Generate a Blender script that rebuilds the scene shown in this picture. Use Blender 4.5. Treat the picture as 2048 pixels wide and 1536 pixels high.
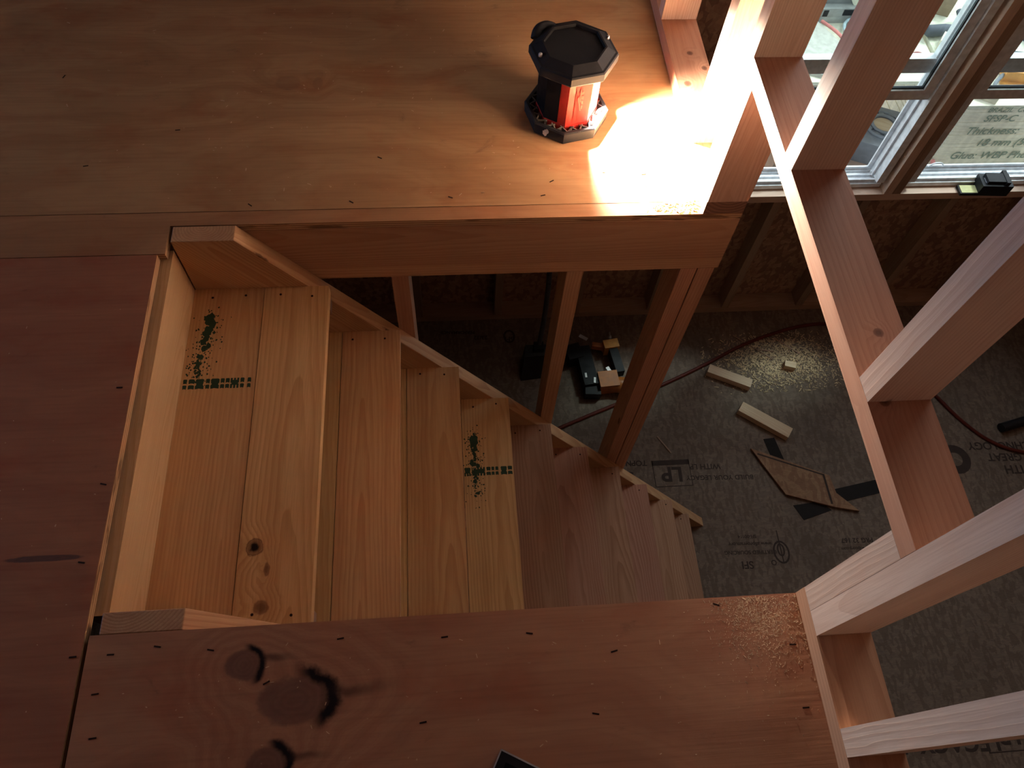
import bpy, bmesh, math, random
from mathutils import Vector, Matrix, noise
random.seed(7)
I = 0.0254                     # everything below is laid out in inches
S = bpy.context.scene
for o in list(bpy.data.objects): bpy.data.objects.remove(o)
COL = S.collection
ZF = -82.1                     # lower floor
# ---------------------------------------------------------------- camera
def cam_setup():
    yaw, pit, rol = [math.radians(a) for a in (8.932, -61.054, 5.608)]
    f = Vector((math.sin(yaw)*math.cos(pit), math.cos(yaw)*math.cos(pit), math.sin(pit)))
    r = Vector((math.cos(yaw), -math.sin(yaw), 0)); u = r.cross(f)
    c, s = math.cos(rol), math.sin(rol)
    R, U = c*r+s*u, -s*r+c*u
    cd = bpy.data.cameras.new('camera'); cd.sensor_width = 36; cd.lens = 36*1533.86/2048
    cd.clip_start = 0.02; cd.clip_end = 100
    co = bpy.data.objects.new('camera', cd); COL.objects.link(co)
    m = Matrix((R, U, -f)).transposed().to_4x4(); m.translation = Vector((-21.698, -10.725, 49.538))*I
    co.matrix_world = m; S.camera = co
cam_setup()
S.view_settings.view_transform = 'Standard'; S.view_settings.look = 'None'
S.view_settings.exposure = 0.06; S.view_settings.gamma = 1.0; S.view_settings.use_curve_mapping = False
S.cycles.use_denoising = True; S.cycles.max_bounces = 8; S.cycles.diffuse_bounces = 6
S.cycles.sample_clamp_indirect = 30.0; S.cycles.caustics_reflective = False; S.cycles.caustics_refractive = False
# ---------------------------------------------------------------- sky and daylight
W = bpy.data.worlds.new('overcast_sky'); S.world = W; W.use_nodes = True
bg = W.node_tree.nodes['Background']; bg.inputs[0].default_value = (0.80, 0.92, 1.0, 1); bg.inputs[1].default_value = 3.2
def area(name, loc, rot, sx, sy, energy=0, col=(1,1,1), portal=False, spread=180):
    l = bpy.data.lights.new(name, 'AREA'); l.shape = 'RECTANGLE'; l.size = sx*I; l.size_y = sy*I
    l.energy = energy; l.color = col; l.cycles.is_portal = portal; l.spread = math.radians(spread)
    o = bpy.data.objects.new(name, l); COL.objects.link(o); o.location = Vector(loc)*I
    o.rotation_euler = [math.radians(a) for a in rot]; return o
# lamps standing in for daylight from unseen windows: left gable, upper far wall
area('gable_window_daylight', (-198, 46, 20), (0, -90, 0), 40, 50, 34, (0.34, 0.56, 1.0))
area('upper_window_daylight', (52, 79.4, 44), (-90, 0, 0), 84, 44, 15, (1.0, 0.86, 0.72))
sl = bpy.data.lights.new('hazy_sun', 'SUN'); sl.energy = 2.0; sl.color = (.86,1.0,.95); sl.angle = math.radians(9)
so = bpy.data.objects.new('hazy_sun', sl); COL.objects.link(so); so.rotation_euler = Vector((-.45,-.306,-1)).to_track_quat('-Z','Y').to_euler()
# ---------------------------------------------------------------- helpers
def link(o, parent=None):
    COL.objects.link(o)
    if parent is not None: o.parent = parent
    return o
def meshobj(name, bm, mat, parent=None, smooth=False):
    me = bpy.data.meshes.new(name); bm.normal_update(); bm.to_mesh(me); bm.free()
    for m in (mat if isinstance(mat, (list, tuple)) else [mat]): me.materials.append(m)
    if smooth:
        for p in me.polygons: p.use_smooth = True
    o = bpy.data.objects.new(name, me); return link(o, parent)
def tag(o, label=None, cat=None, group=None, kind=None):
    if label: o['label'] = label
    if cat: o['category'] = cat
    if group: o['group'] = group
    if kind: o['kind'] = kind
    return o
def empty(name, loc=(0,0,0), rz=0, parent=None):
    o = bpy.data.objects.new(name, None); o.empty_display_size = .05
    o.location = Vector(loc)*I; o.rotation_euler = (0,0,math.radians(rz)); return link(o, parent)
def bm_box(bm, x0,x1,y0,y1,z0,z1, M=None):
    vs = [bm.verts.new(Vector((x,y,z))*I) for z in (z0,z1) for y in (y0,y1) for x in (x0,x1)]
    for f in ((0,2,3,1),(4,5,7,6),(0,1,5,4),(2,6,7,3),(1,3,7,5),(0,4,6,2)): bm.faces.new([vs[i] for i in f])
    if M is not None: bmesh.ops.transform(bm, matrix=M, verts=vs)
    return vs
def bevel(bm, w, seg=2, ang=30):
    es = [e for e in bm.edges if len(e.link_faces) == 2 and e.calc_face_angle(0) > math.radians(ang)]
    bmesh.ops.bevel(bm, geom=es, offset=w*I, segments=seg, affect='EDGES', profile=.5)
def board(name, x, y, z, mat, parent=None, bev=.07, jitter=0):
    """a length of lumber; x,y,z are (min,max) ranges; the mesh's own X runs along the grain"""
    d = [x[1]-x[0], y[1]-y[0], z[1]-z[0]]; c = [(x[0]+x[1])/2, (y[0]+y[1])/2, (z[0]+z[1])/2]
    order = sorted(range(3), key=lambda k: -d[k])
    ax = [Vector([1.0 if j == k else 0.0 for j in range(3)]) for k in order]
    if ax[0].cross(ax[1]).dot(ax[2]) < 0: ax[2] = -ax[2]
    L, Wd, T = [d[k]/2 for k in order]
    bm = bmesh.new(); bm_box(bm, -L, L, -Wd, Wd, -T, T)
    if bev: bevel(bm, bev)
    o = meshobj(name, bm, mat)
    m = Matrix(ax).transposed().to_4x4(); m.translation = Vector(c)*I
    if parent is not None: o.parent = parent; o.matrix_world = m
    else: o.matrix_world = m
    return o
def simple_box(name, x, y, z, mat, parent=None, bev=.03, seg=1):
    bm = bmesh.new(); bm_box(bm, x[0],x[1],y[0],y[1],z[0],z[1])
    if bev: bevel(bm, bev, seg)
    return meshobj(name, bm, mat, parent)
def tube(name, pts, r, mat, parent=None, res=8, cyclic=False):
    cu = bpy.data.curves.new(name, 'CURVE'); cu.dimensions = '3D'; cu.bevel_depth = r*I; cu.bevel_resolution = 3
    sp = cu.splines.new('NURBS' if len(pts) > 3 else 'POLY'); sp.points.add(len(pts)-1)
    for p, q in zip(sp.points, pts): p.co = (*(Vector(q)*I), 1)
    if len(pts) > 3: sp.use_endpoint_u = not cyclic; sp.order_u = 3
    sp.use_cyclic_u = cyclic; cu.use_fill_caps = True
    t = bpy.data.objects.new(name+'_c', cu); COL.objects.link(t)
    dg = bpy.context.evaluated_depsgraph_get(); me = bpy.data.meshes.new_from_object(t.evaluated_get(dg))
    me.materials.clear(); me.materials.append(mat); bpy.data.objects.remove(t)
    for p in me.polygons: p.use_smooth = True
    o = bpy.data.objects.new(name, me); me.name = name; return link(o, parent)
def lathe(name, prof, n, mat, parent=None, rot0=0, smooth=False, loc=(0,0,0), M=None):
    bm = bmesh.new(); rings = []
    for r, z in prof:
        rings.append([bm.verts.new(Vector((r*math.cos(math.radians(rot0+360*k/n)), r*math.sin(math.radians(rot0+360*k/n)), z))*I) for k in range(n)])
    for a, b in zip(rings, rings[1:]):
        for k in range(n): bm.faces.new((a[k], a[(k+1)%n], b[(k+1)%n], b[k]))
    bm.faces.new(rings[0][::-1]); bm.faces.new(rings[-1])
    if M is not None: bmesh.ops.transform(bm, matrix=M, verts=bm.verts[:])
    bmesh.ops.translate(bm, vec=Vector(loc)*I, verts=bm.verts[:])
    return meshobj(name, bm, mat, parent, smooth)
def prism(name, pts, z0, z1, mat, parent=None, bev=0):
    bm = bmesh.new(); a = [bm.verts.new(Vector((x,y,z0))*I) for x,y in pts]; b = [bm.verts.new(Vector((x,y,z1))*I) for x,y in pts]
    n = len(pts)
    for k in range(n): bm.faces.new((a[k], a[(k+1)%n], b[(k+1)%n], b[k]))
    bm.faces.new(a[::-1]); bm.faces.new(b); bmesh.ops.recalc_face_normals(bm, faces=bm.faces[:])
    if bev: bevel(bm, bev)
    return meshobj(name, bm, mat, parent)
def text(name, s, size, loc, mat, parent=None, rz=0, rx=0, align='CENTER', shear=0, spacing=1.0, bold=0):
    cu = bpy.data.curves.new(name, 'FONT'); cu.body = s; cu.size = size*I; cu.align_x = align; cu.align_y = 'CENTER'
    cu.shear = shear; cu.space_character = spacing; cu.extrude = 0.0002; cu.offset = bold*I
    t = bpy.data.objects.new(name+'_c', cu); COL.objects.link(t)
    dg = bpy.context.evaluated_depsgraph_get(); me = bpy.data.meshes.new_from_object(t.evaluated_get(dg))
    me.materials.clear(); me.materials.append(mat); bpy.data.objects.remove(t)
    o = bpy.data.objects.new(name, me); o.location = Vector(loc)*I
    o.rotation_euler = (math.radians(rx), 0, math.radians(rz)); return link(o, parent)
# ---------------------------------------------------------------- materials
class NT:
    def __init__(s, name, rough=.6, spec=.3):
        s.m = bpy.data.materials.new(name); s.m.use_nodes = True; s.t = s.m.node_tree
        s.b = s.t.nodes['Principled BSDF']; s.b.inputs['Roughness'].default_value = rough
        s.b.inputs['Specular IOR Level'].default_value = spec
    def n(s, ty, **kw):
        x = s.t.nodes.new(ty)
        for k, v in kw.items():
            if k.startswith('i_'): x.inputs[k[2:]].default_value = v
            else: setattr(x, k, v)
        return x
    def l(s, a, b): s.t.links.new(a, b)
    def val(s, x, inp):
        if isinstance(x, (int, float)): inp.default_value = x
        elif isinstance(x, (tuple, list)): inp.default_value = x
        else: s.l(x, inp)
    def math(s, op, a, b=0.0, c=None, clamp=False):
        x = s.n('ShaderNodeMath', operation=op, use_clamp=clamp); s.val(a, x.inputs[0]); s.val(b, x.inputs[1])
        if c is not None: s.val(c, x.inputs[2])
        return x.outputs[0]
    def vmath(s, op, a, b):
        x = s.n('ShaderNodeVectorMath', operation=op); s.val(a, x.inputs[0]); s.val(b, x.inputs[1]); return x
    def noise(s, vec, scale, detail=3, rough=.5, dist=0):
        x = s.n('ShaderNodeTexNoise'); s.l(vec, x.inputs['Vector']); x.inputs['Scale'].default_value = scale
        x.inputs['Detail'].default_value = detail; x.inputs['Roughness'].default_value = rough; x.inputs['Distortion'].default_value = dist
        return x.outputs['Fac']
    def mix(s, f, a, b, mode='MIX'):
        x = s.n('ShaderNodeMix', data_type='RGBA', blend_type=mode); s.val(f, x.inputs[0])
        for v, i in ((a, 6), (b, 7)):
            if isinstance(v, (tuple, list)): x.inputs[i].default_value = (*v[:3], 1)
            else: s.l(v, x.inputs[i])
        return x.outputs[2]
    def step(s, x, a, b, oa=0.0, ob=1.0):
        r = s.n('ShaderNodeMapRange', interpolation_type='SMOOTHSTEP'); s.val(x, r.inputs[0])
        for k, v in enumerate((a, b, oa, ob)): r.inputs[k+1].default_value = v
        return r.outputs[0]
    def bump(s, h, d, st=.4):
        x = s.n('ShaderNodeBump'); x.inputs['Strength'].default_value = st; x.inputs['Distance'].default_value = d
        s.l(h, x.inputs['Height']); s.l(x.outputs[0], s.b.inputs['Normal'])
def plain(name, col, rough=.5, metal=0, spec=.5, bump=0):
    m = NT(name, rough, spec if max(col) > .1 else min(spec, .18)); m.b.inputs['Base Color'].default_value = (*col, 1); m.b.inputs['Metallic'].default_value = metal
    tc = m.n('ShaderNodeTexCoord').outputs['Object']
    nz = m.noise(tc, 40, 4); f = m.step(nz, .3, .7)
    m.l(m.mix(f, [c*.86 for c in col], [min(1, c*1.1) for c in col]), m.b.inputs['Base Color'])
    m.l(m.step(nz, .3, .7, max(rough-.08, .02), min(rough+.08, 1)), m.b.inputs['Roughness'])
    if bump: m.bump(m.noise(tc, 300, 2), bump, .5)
    return m.m
def setvec(m, vec, sx, sy, sz):
    return m.vmath('MULTIPLY', vec, (sx, sy, sz)).outputs[0]
def pine(name, light, dark, ring=.0045, pith=(.02,.07), knots=.0, knot_list=(), end=(.30,.17,.12), rough=.55, wob=.006, contrast=.75, streak=.35, plain_vary=.14):
    """softwood lumber: growth rings cut by the board's faces, fibres, optional knots (x,y,rx,ry,hole) in inches in the board's own frame"""
    m = NT(name, rough, .25)
    tc = m.n('ShaderNodeTexCoord').outputs['Object']; rnd = m.n('ShaderNodeObjectInfo').outputs['Random']
    off = m.n('ShaderNodeCombineXYZ'); m.l(m.math('MULTIPLY', rnd, 13.0), off.inputs[0]); m.l(m.math('MULTIPLY', rnd, 3.0), off.inputs[1]); m.l(m.math('MULTIPLY', rnd, 7.0), off.inputs[2])
    v = m.vmath('ADD', tc, off.outputs[0]).outputs[0]
    sep = m.n('ShaderNodeSeparateXYZ'); m.l(tc, sep.inputs[0])
    x, y, z = sep.outputs
    py = m.math('MULTIPLY_ADD', m.math('FRACT', m.math('MULTIPLY', rnd, 17.3)), .09, -.045)
    pz = m.math('MULTIPLY_ADD', m.math('FRACT', m.math('MULTIPLY', rnd, 31.7)), pith[1]-pith[0], pith[0])
    yy = m.math('ADD', y, py); zz = m.math('ADD', z, pz)
    yy = m.math('ADD', yy, m.math('MULTIPLY', x, .012)); zz = m.math('ADD', zz, m.math('MULTIPLY', x, .028))
    r = m.math('SQRT', m.math('ADD', m.math('MULTIPLY', yy, yy), m.math('MULTIPLY', zz, zz)))
    nlow = m.noise(setvec(m, v, 2.2, 9, 9), 1.0, 3, .55)
    r = m.math('ADD', r, m.math('MULTIPLY', nlow, wob*3))
    kmask = None; arcm = None
    for (kx, ky, krx, kry, hole) in knot_list:
        d = m.vmath('SUBTRACT', tc, (kx*I, ky*I, 0)).outputs[0]; d = setvec(m, d, 1/(krx*I), 1/(kry*I), 0)
        ln = m.n('ShaderNodeVectorMath', operation='LENGTH'); m.l(d, ln.inputs[0]); dist = m.math('ADD', ln.outputs[1], m.math('MULTIPLY_ADD', m.noise(tc, 90, 4), .7, -.35))
        r = m.math('ADD', r, m.step(dist, .6, 3.6, .016, 0))
        k = m.step(dist, .8, 1.15, .85, 0); h = m.step(dist, .35, .75, 1.0 if hole else .3, 0)
        k = m.math('MAXIMUM', k, m.step(m.math('ABSOLUTE', m.math('SUBTRACT', dist, 1.0)), 0, .2, 1.0, 0)) if hole else k
        kmask = k if kmask is None else m.math('MAXIMUM', kmask, k)
        arcm = h if arcm is None else m.math('MAXIMUM', arcm, h)
    ph = m.math('FRACT', m.math('DIVIDE', r, ring))
    late = m.math('MULTIPLY', m.step(ph, .25, .93), m.step(ph, .95, 1.0, 1, 0))
    late = m.math('MULTIPLY', late, m.step(m.noise(setvec(m, v, 1.5, 14, 14), 1, 2), .25, .7, .45, 1.0))
    fib = m.noise(setvec(m, v, 12, 420, 420), 1, 3, .6)
    broad = m.noise(setvec(m, v, 1.1, 22, 22), 1, 3, .6)
    c = m.mix(m.math('MULTIPLY', late, contrast), light, dark)
    c = m.mix(m.step(broad, .4, .75, 0, streak), c, [dark[0]*.9, dark[1]*.75, dark[2]*.65])
    c = m.mix(m.step(fib, .35, .7, 0, .22), c, [dark[0]*.75, dark[1]*.65, dark[2]*.6])
    # small pin knots at random
    if knots:
        vo = m.n('ShaderNodeTexVoronoi'); m.l(setvec(m, v, 3.0, 9, 9), vo.inputs['Vector']); vo.inputs['Scale'].default_value = 1.0
        dk = m.math('ADD', vo.outputs['Distance'], m.math('MULTIPLY_ADD', m.noise(v, 120, 3), .06, -.03))
        sel = m.n('ShaderNodeSeparateColor'); m.l(vo.outputs['Color'], sel.inputs[0])
        km = m.math('MULTIPLY', m.step(dk, .05, .085, 1, 0), m.step(sel.outputs[0], 1-knots, 1-knots+.01))
        c = m.mix(m.math('MULTIPLY', km, .8), c, (.075, .026, .012))
    if kmask is not None:
        c = m.mix(m.math('MULTIPLY', kmask, .75), c, (.11, .035, .015))
        c = m.mix(arcm, c, (.006, .002, .002))
    # end grain on the cut ends
    geo = m.n('ShaderNodeTexCoord').outputs['Normal']; sn = m.n('ShaderNodeSeparateXYZ'); m.l(geo, sn.inputs[0])
    endf = m.step(m.math('ABSOLUTE', sn.outputs[0]), .8, .9)
    eg = m.mix(m.math('MULTIPLY', late, .8), end, [e*.45 for e in end])
    c = m.mix(endf, c, eg)
    hs = m.n('ShaderNodeHueSaturation'); m.l(c, hs.inputs['Color'])
    m.l(m.math('MULTIPLY_ADD', m.math('FRACT', m.math('MULTIPLY', rnd, 5.3)), plain_vary*2, 1-plain_vary), hs.inputs['Value'])
    m.l(m.math('MULTIPLY_ADD', m.math('FRACT', m.math('MULTIPLY', rnd, 9.1)), .016, .492), hs.inputs['Hue'])
    m.l(hs.outputs[0], m.b.inputs['Base Color'])
    m.bump(m.math('ADD', m.math('MULTIPLY', fib, .6), m.math('MULTIPLY', late, .4)), .0006, .35)
    return m.m
def plywood(name, light, dark, knots=(), scratches=True, seed=0, kdark=1.0, kring=3.0):
    """rotary-cut veneer: long flowing bands, blotches, big knots with dark split arcs (world coordinates of the sheet, inches)"""
    m = NT(name, .62, .22)
    tc0 = m.n('ShaderNodeTexCoord').outputs['Object']
    tc = m.vmath('ADD', tc0, (seed*1.7, seed*.9, 0)).outputs[0]
    sep = m.n('ShaderNodeSeparateXYZ'); m.l(tc, sep.inputs[0])
    warp = m.noise(setvec(m, tc, .7, 2.2, 1), 1.6, 3, .5)
    ph = m.math('ADD', m.math('MULTIPLY', sep.outputs[1], 5.5), m.math('MULTIPLY', warp, 6.5))
    kms = []
    for (kx, ky, rx, ry, arc) in knots:
        d = m.vmath('SUBTRACT', tc0, (kx*I, ky*I, 0)).outputs[0]; d = setvec(m, d, 1/(rx*I), 1/(ry*I), 0)
        ln = m.n('ShaderNodeVectorMath', operation='LENGTH'); m.l(d, ln.inputs[0])
        dist = m.math('ADD', ln.outputs[1], m.math('MULTIPLY_ADD', m.noise(tc, 26, 4, .6), .7, -.35))
        ph = m.math('ADD', ph, m.step(dist, .4, 4.0, kring, 0)); kms.append((d, dist, arc))
    sn = m.math('SINE', m.math('MULTIPLY', ph, 6.283))
    band = m.math('MULTIPLY_ADD', sn, .5, .5)
    band2 = m.math('MULTIPLY_ADD', m.math('SINE', m.math('MULTIPLY', ph, 6.283*4.3)), .5, .5)
    fine = m.noise(setvec(m, tc, 5, 170, 1), 1, 4, .6)
    blot = m.noise(setvec(m, tc, 2.2, 4.5, 1), 1.7, 4, .6)
    c = m.mix(m.math('MULTIPLY', band, .38), light, dark)
    c = m.mix(m.math('MULTIPLY', m.math('POWER', band2, 3.0), .14), c, dark)
    c = m.mix(m.step(blot, .5, .72, 0, .5), c, (dark[0]*1.05, dark[1]*.72, dark[2]*.6))
    c = m.mix(m.step(fine, .4, .75, 0, .2), c, [d*.6 for d in dark])
    # grime and scuffs
    gr = m.noise(setvec(m, tc, 3, 5, 1), 2.2, 6, .7, .6)
    c = m.mix(m.step(gr, .6, .74, 0, .35), c, (.10, .055, .04))
    for (d, dist, arc) in kms:
        ring2 = m.math('MULTIPLY_ADD', m.math('SINE', m.math('MULTIPLY', dist, 22)), .5, .5)
        core = m.mix(m.math('MULTIPLY', ring2, .4), (.17, .085, .065), (.10, .05, .042))
        c = m.mix(m.step(dist, .8, 1.08, .72*kdark, 0), c, core)
        if arc:
            sd = m.n('ShaderNodeSeparateXYZ'); m.l(d, sd.inputs[0])
            side = m.step(m.math('ADD', sd.outputs[0], m.math('MULTIPLY', sd.outputs[1], .25)), .15, .75)
            line = m.step(m.math('ABSOLUTE', m.math('SUBTRACT', dist, 1.12)), .06, .36, 1, 0)
            c = m.mix(m.math('MULTIPLY', line, side), c, (.008, .004, .006))
            tail = m.math('MULTIPLY', m.step(m.math('ABSOLUTE', m.math('ADD', sd.outputs[1], m.math('MULTIPLY_ADD', m.noise(tc, 18, 3), .8, -.75))), .02, .35, .6, 0), m.math('MULTIPLY', m.step(sd.outputs[0], .9, 1.2), m.step(sd.outputs[0], 1.6, 3.4, 1, 0)))
            c = m.mix(tail, c, (.03, .014, .012))
    m.l(c, m.b.inputs['Base Color'])
    # edge: plies
    nn = m.n('ShaderNodeSeparateXYZ'); m.l(m.n('ShaderNodeTexCoord').outputs['Normal'], nn.inputs[0])
    ef = m.step(m.math('ABSOLUTE', nn.outputs[2]), .3, .5, 1, 0)
    ply = m.step(m.math('SINE', m.math('MULTIPLY', sep.outputs[2], 6.283/(0.25*I))), -.3, .3)
    ec = m.mix(ply, (.34, .19, .10), (.62, .42, .25)); ec = m.mix(m.step(m.noise(setvec(m, tc, 12, 12, 60), 1, 3), .55, .65, 0, .7), ec, (.12, .06, .035))
    m.l(m.mix(ef, c, ec), m.b.inputs['Base Color'])
    m.bump(m.math('ADD', fine, m.math('MULTIPLY', m.noise(tc, 60, 4), .5)), .0007, .35)
    return m.m
def osb(name, a, b, c3, scale=34, rough=.75, stretch=1.0):
    m = NT(name, rough, .2); tc = m.n('ShaderNodeTexCoord').outputs['Object']
    nz = m.n('ShaderNodeTexNoise'); m.l(tc, nz.inputs['Vector']); nz.inputs['Scale'].default_value = 9
    v = m.vmath('ADD', tc, m.vmath('MULTIPLY', nz.outputs['Color'], (.03,.03,.03)).outputs[0]).outputs[0]
    vo = m.n('ShaderNodeTexVoronoi'); m.l(setvec(m, v, 1.0, 2.1*stretch, 1.6), vo.inputs['Vector']); vo.inputs['Scale'].default_value = scale
    vo2 = m.n('ShaderNodeTexVoronoi'); m.l(setvec(m, v, 2.2*stretch, .9, 1.2), vo2.inputs['Vector']); vo2.inputs['Scale'].default_value = scale*.8
    s1 = m.n('ShaderNodeSeparateColor'); m.l(vo.outputs['Color'], s1.inputs[0]); s2 = m.n('ShaderNodeSeparateColor'); m.l(vo2.outputs['Color'], s2.inputs[0])
    c = m.mix(s1.outputs[0], a, b); c = m.mix(m.step(s2.outputs[1], .55, .6, 0, .8), c, c3)
    fi = m.noise(setvec(m, tc, 60, 200, 60), 1, 3); c = m.mix(m.step(fi, .4, .7, 0, .3), c, [q*.5 for q in a])
    c = m.mix(m.step(m.noise(tc, 2.2, 5, .65), .5, .75, 0, .45), c, [q*.55 for q in a])
    m.l(c, m.b.inputs['Base Color']); m.bump(m.math('ADD', s1.outputs[1], fi), .001, .4)
    return m.m
P = {}
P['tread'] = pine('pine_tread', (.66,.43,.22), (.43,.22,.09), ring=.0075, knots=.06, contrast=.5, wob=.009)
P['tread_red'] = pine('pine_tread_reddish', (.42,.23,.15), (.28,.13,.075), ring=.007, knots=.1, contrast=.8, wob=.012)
P['tread_knot'] = pine('pine_tread_with_knot', (.66,.43,.22), (.43,.22,.09), ring=.0075, contrast=.6, wob=.008, knot_list=((-8.9,-1.6,.62,.55,True),(-13.3,-.8,.55,.55,False),(-10.6,-.6,.5,.22,False)))
P['stringer'] = pine('pine_stringer', (.56,.34,.20), (.38,.19,.10), ring=.005, knots=.25, end=(.36,.22,.17))
P['stud'] = pine('pine_stud', (.70,.52,.42), (.52,.33,.24), ring=.005, knots=.16, contrast=.55, streak=.2)
P['plate'] = pine('pine_plate', (.62,.34,.21), (.45,.21,.12), ring=.009, knots=.0, contrast=.55, knot_list=((-9.5,-.8,.35,.35,False),(-5.3,.2,.3,.3,False),(-7.4,1.2,.3,.3,False)))
P['joist'] = pine('pine_joist', (.60,.36,.23), (.42,.21,.125), ring=.006, knots=.3, contrast=.6)
P['header'] = pine('pine_header', (.74,.53,.31), (.58,.36,.18), ring=.004, contrast=.5, streak=.2)
P['oldstud'] = pine('weathered_stud', (.36,.25,.18), (.24,.14,.09), ring=.005, knots=.2, contrast=.5)
P['offcut'] = pine('pine_offcut', (.70,.56,.40), (.52,.36,.22), ring=.005, contrast=.5)
P['ply_far'] = plywood('plywood_far_sheet', (.52,.315,.155), (.33,.155,.070), seed=1.3, knots=((-35.9,48.9,1.2,1.0,False),(-33.2,48.8,.5,.8,False)), kdark=.3, kring=.9)
P['ply_near'] = plywood('plywood_near_sheet', (.52,.26,.15), (.36,.145,.085), seed=4.1, knots=((-35.1,-2.3,1.05,.95,True),(-32.0,-4.5,2.1,1.45,True),(-33.3,-7.9,1.25,1.0,True)))
P['ply_left'] = plywood('plywood_left_sheet', (.44,.19,.105), (.32,.115,.065), seed=8.4, knots=((-48.2,5.0,2.4,.22,False),), kdark=1.5, kring=.5)
P['ply_strip'] = plywood('plywood_strip', (.46,.25,.125), (.32,.15,.07), seed=2.2)
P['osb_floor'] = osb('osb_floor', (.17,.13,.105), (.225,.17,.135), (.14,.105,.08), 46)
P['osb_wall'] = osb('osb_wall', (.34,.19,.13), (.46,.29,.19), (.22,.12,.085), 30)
P['osb_scrap'] = osb('osb_scrap', (.30,.17,.10), (.36,.22,.13), (.24,.13,.08), 40)
P['white_vinyl'] = plain('white_vinyl', (.74,.77,.80), .4)
P['gasket'] = plain('black_gasket', (.03,.04,.05), .5)
P['ink'] = plain('green_ink', (.028,.062,.038), .7)
P['print'] = plain('dark_floor_print', (.055,.04,.035), .8)
P['nail'] = plain('dark_nail', (.03,.015,.012), .5, .5)
P['black'] = plain('black_rubber', (.022,.022,.025), .55, bump=.0003)
P['blackp'] = plain('black_plastic', (.018,.019,.022), .38)
P['red'] = plain('red_plastic', (.50,.03,.022), .4)
P['redd'] = plain('red_plastic_emblem', (.62,.16,.11), .35)
P['yellow'] = plain('yellow_housing', (.62,.28,.05), .45)
P['amber'] = plain('orange_housing', (.42,.14,.03), .45)
P['metal'] = plain('brushed_metal', (.6,.6,.61), .5, .6)
P['hose'] = plain('dark_red_hose', (.10,.018,.012), .45)
P['matte_black'] = plain('flat_black', (.022,.020,.020), .9)
P['sawdust'] = plain('sawdust', (.62,.48,.30), .95, bump=.001)
P['chip'] = plain('wood_chip', (.72,.52,.33), .9)
def glass():
    m = NT('window_glass'); t = m.t; t.nodes.remove(m.b); out = t.nodes['Material Output']
    tr = m.n('ShaderNodeBsdfTransparent'); tr.inputs[0].default_value = (.965,.985,.975,1); gl = m.n('ShaderNodeBsdfGlossy'); gl.inputs['Roughness'].default_value = .02
    mx = m.n('ShaderNodeMixShader'); mx.inputs[0].default_value = .03
    m.l(tr.outputs[0], mx.inputs[1]); m.l(gl.outputs[0], mx.inputs[2]); m.l(mx.outputs[0], out.inputs[0]); return m.m
def screen():
    m = NT('insect_screen'); t = m.t; t.nodes.remove(m.b); out = t.nodes['Material Output']
    tr = m.n('ShaderNodeBsdfTransparent'); df = m.n('ShaderNodeBsdfDiffuse'); df.inputs[0].default_value = (.35,.36,.38,1); mx = m.n('ShaderNodeMixShader'); mx.inputs[0].default_value = .08
    m.l(tr.outputs[0], mx.inputs[1]); m.l(df.outputs[0], mx.inputs[2]); m.l(mx.outputs[0], out.inputs[0]); return m.m
P['glass'] = glass(); P['screen'] = screen()
def emit(name, col, st, base=.9):
    m = NT(name); m.b.inputs['Emission Color'].default_value = (*col,1); m.b.inputs['Emission Strength'].default_value = st; m.b.inputs['Base Color'].default_value = (base,base,base,1); return m.m
# ---------------------------------------------------------------- the setting
def struct(o): o['kind'] = 'structure'; return o
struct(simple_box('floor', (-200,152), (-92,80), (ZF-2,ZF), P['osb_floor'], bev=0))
floor = bpy.data.objects['floor']
bm = bmesh.new()
WX = ((24.8,52.8),(57.0,85.0)); WZ0, WZ1 = -47.0, 5.0
xs = [-200, 24.8, 52.8, 57.0, 85.0, 152]
for k in range(5):
    a, b = xs[k], xs[k+1]
    if (a, b) in WX: bm_box(bm, a, b, 80, 80.5, ZF-2, WZ0); bm_box(bm, a, b, 80, 80.5, WZ1, 20); bm_box(bm, a, b, 80, 80.5, 68, 92)
    else: bm_box(bm, a, b, 80, 80.5, ZF-2, 92)
struct(meshobj('wall_far', bm, P['osb_wall']))
bm = bmesh.new()
for k in range(5):
    a, b = xs[k], xs[k+1]
    if (a, b) in WX: bm_box(bm, a, b, 80.5, 80.6, ZF-6, WZ0); bm_box(bm, a, b, 80.5, 80.6, WZ1, 20)
    else: bm_box(bm, a, b, 80.5, 80.6, ZF-6, 92)
struct(meshobj('wall_bounce_skin', bm, plain('white_bounce_skin', (.78,.80,.80), .6)))  # unseen white outer skin, added to bounce daylight onto the plywood stack
bm = bmesh.new()
bm_box(bm, -200,-199.5,-92,18,ZF-2,92); bm_box(bm, -200,-199.5,74,80,ZF-2,92); bm_box(bm, -200,-199.5,18,74,ZF-2,-2); bm_box(bm, -200,-199.5,18,74,42,92)
struct(meshobj('wall_left', bm, P['osb_wall']))
struct(simple_box('wall_near', (-200,152), (-92.5,-92), (ZF-2,92), P['osb_wall'], bev=0))
struct(simple_box('wall_right', (152,152.5), (-92,80.5), (ZF-2,92), P['osb_wall'], bev=0))
struct(simple_box('ceiling', (-200,152.5), (-92.5,80.5), (92,93), P['osb_wall'], bev=0))
struct(simple_box('sun_block_eave_1', (-200,153), (80.7,97), (69,71), P['oldstud'], bev=0))  # unseen eave slab added to keep the sun out of the upper opening
struct(simple_box('ground', (-200,320), (80.6,420), (ZF-8,ZF-6), osb('ground_dirt', (.30,.27,.22), (.36,.33,.27), (.24,.21,.17), 60), bev=0))
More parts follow.
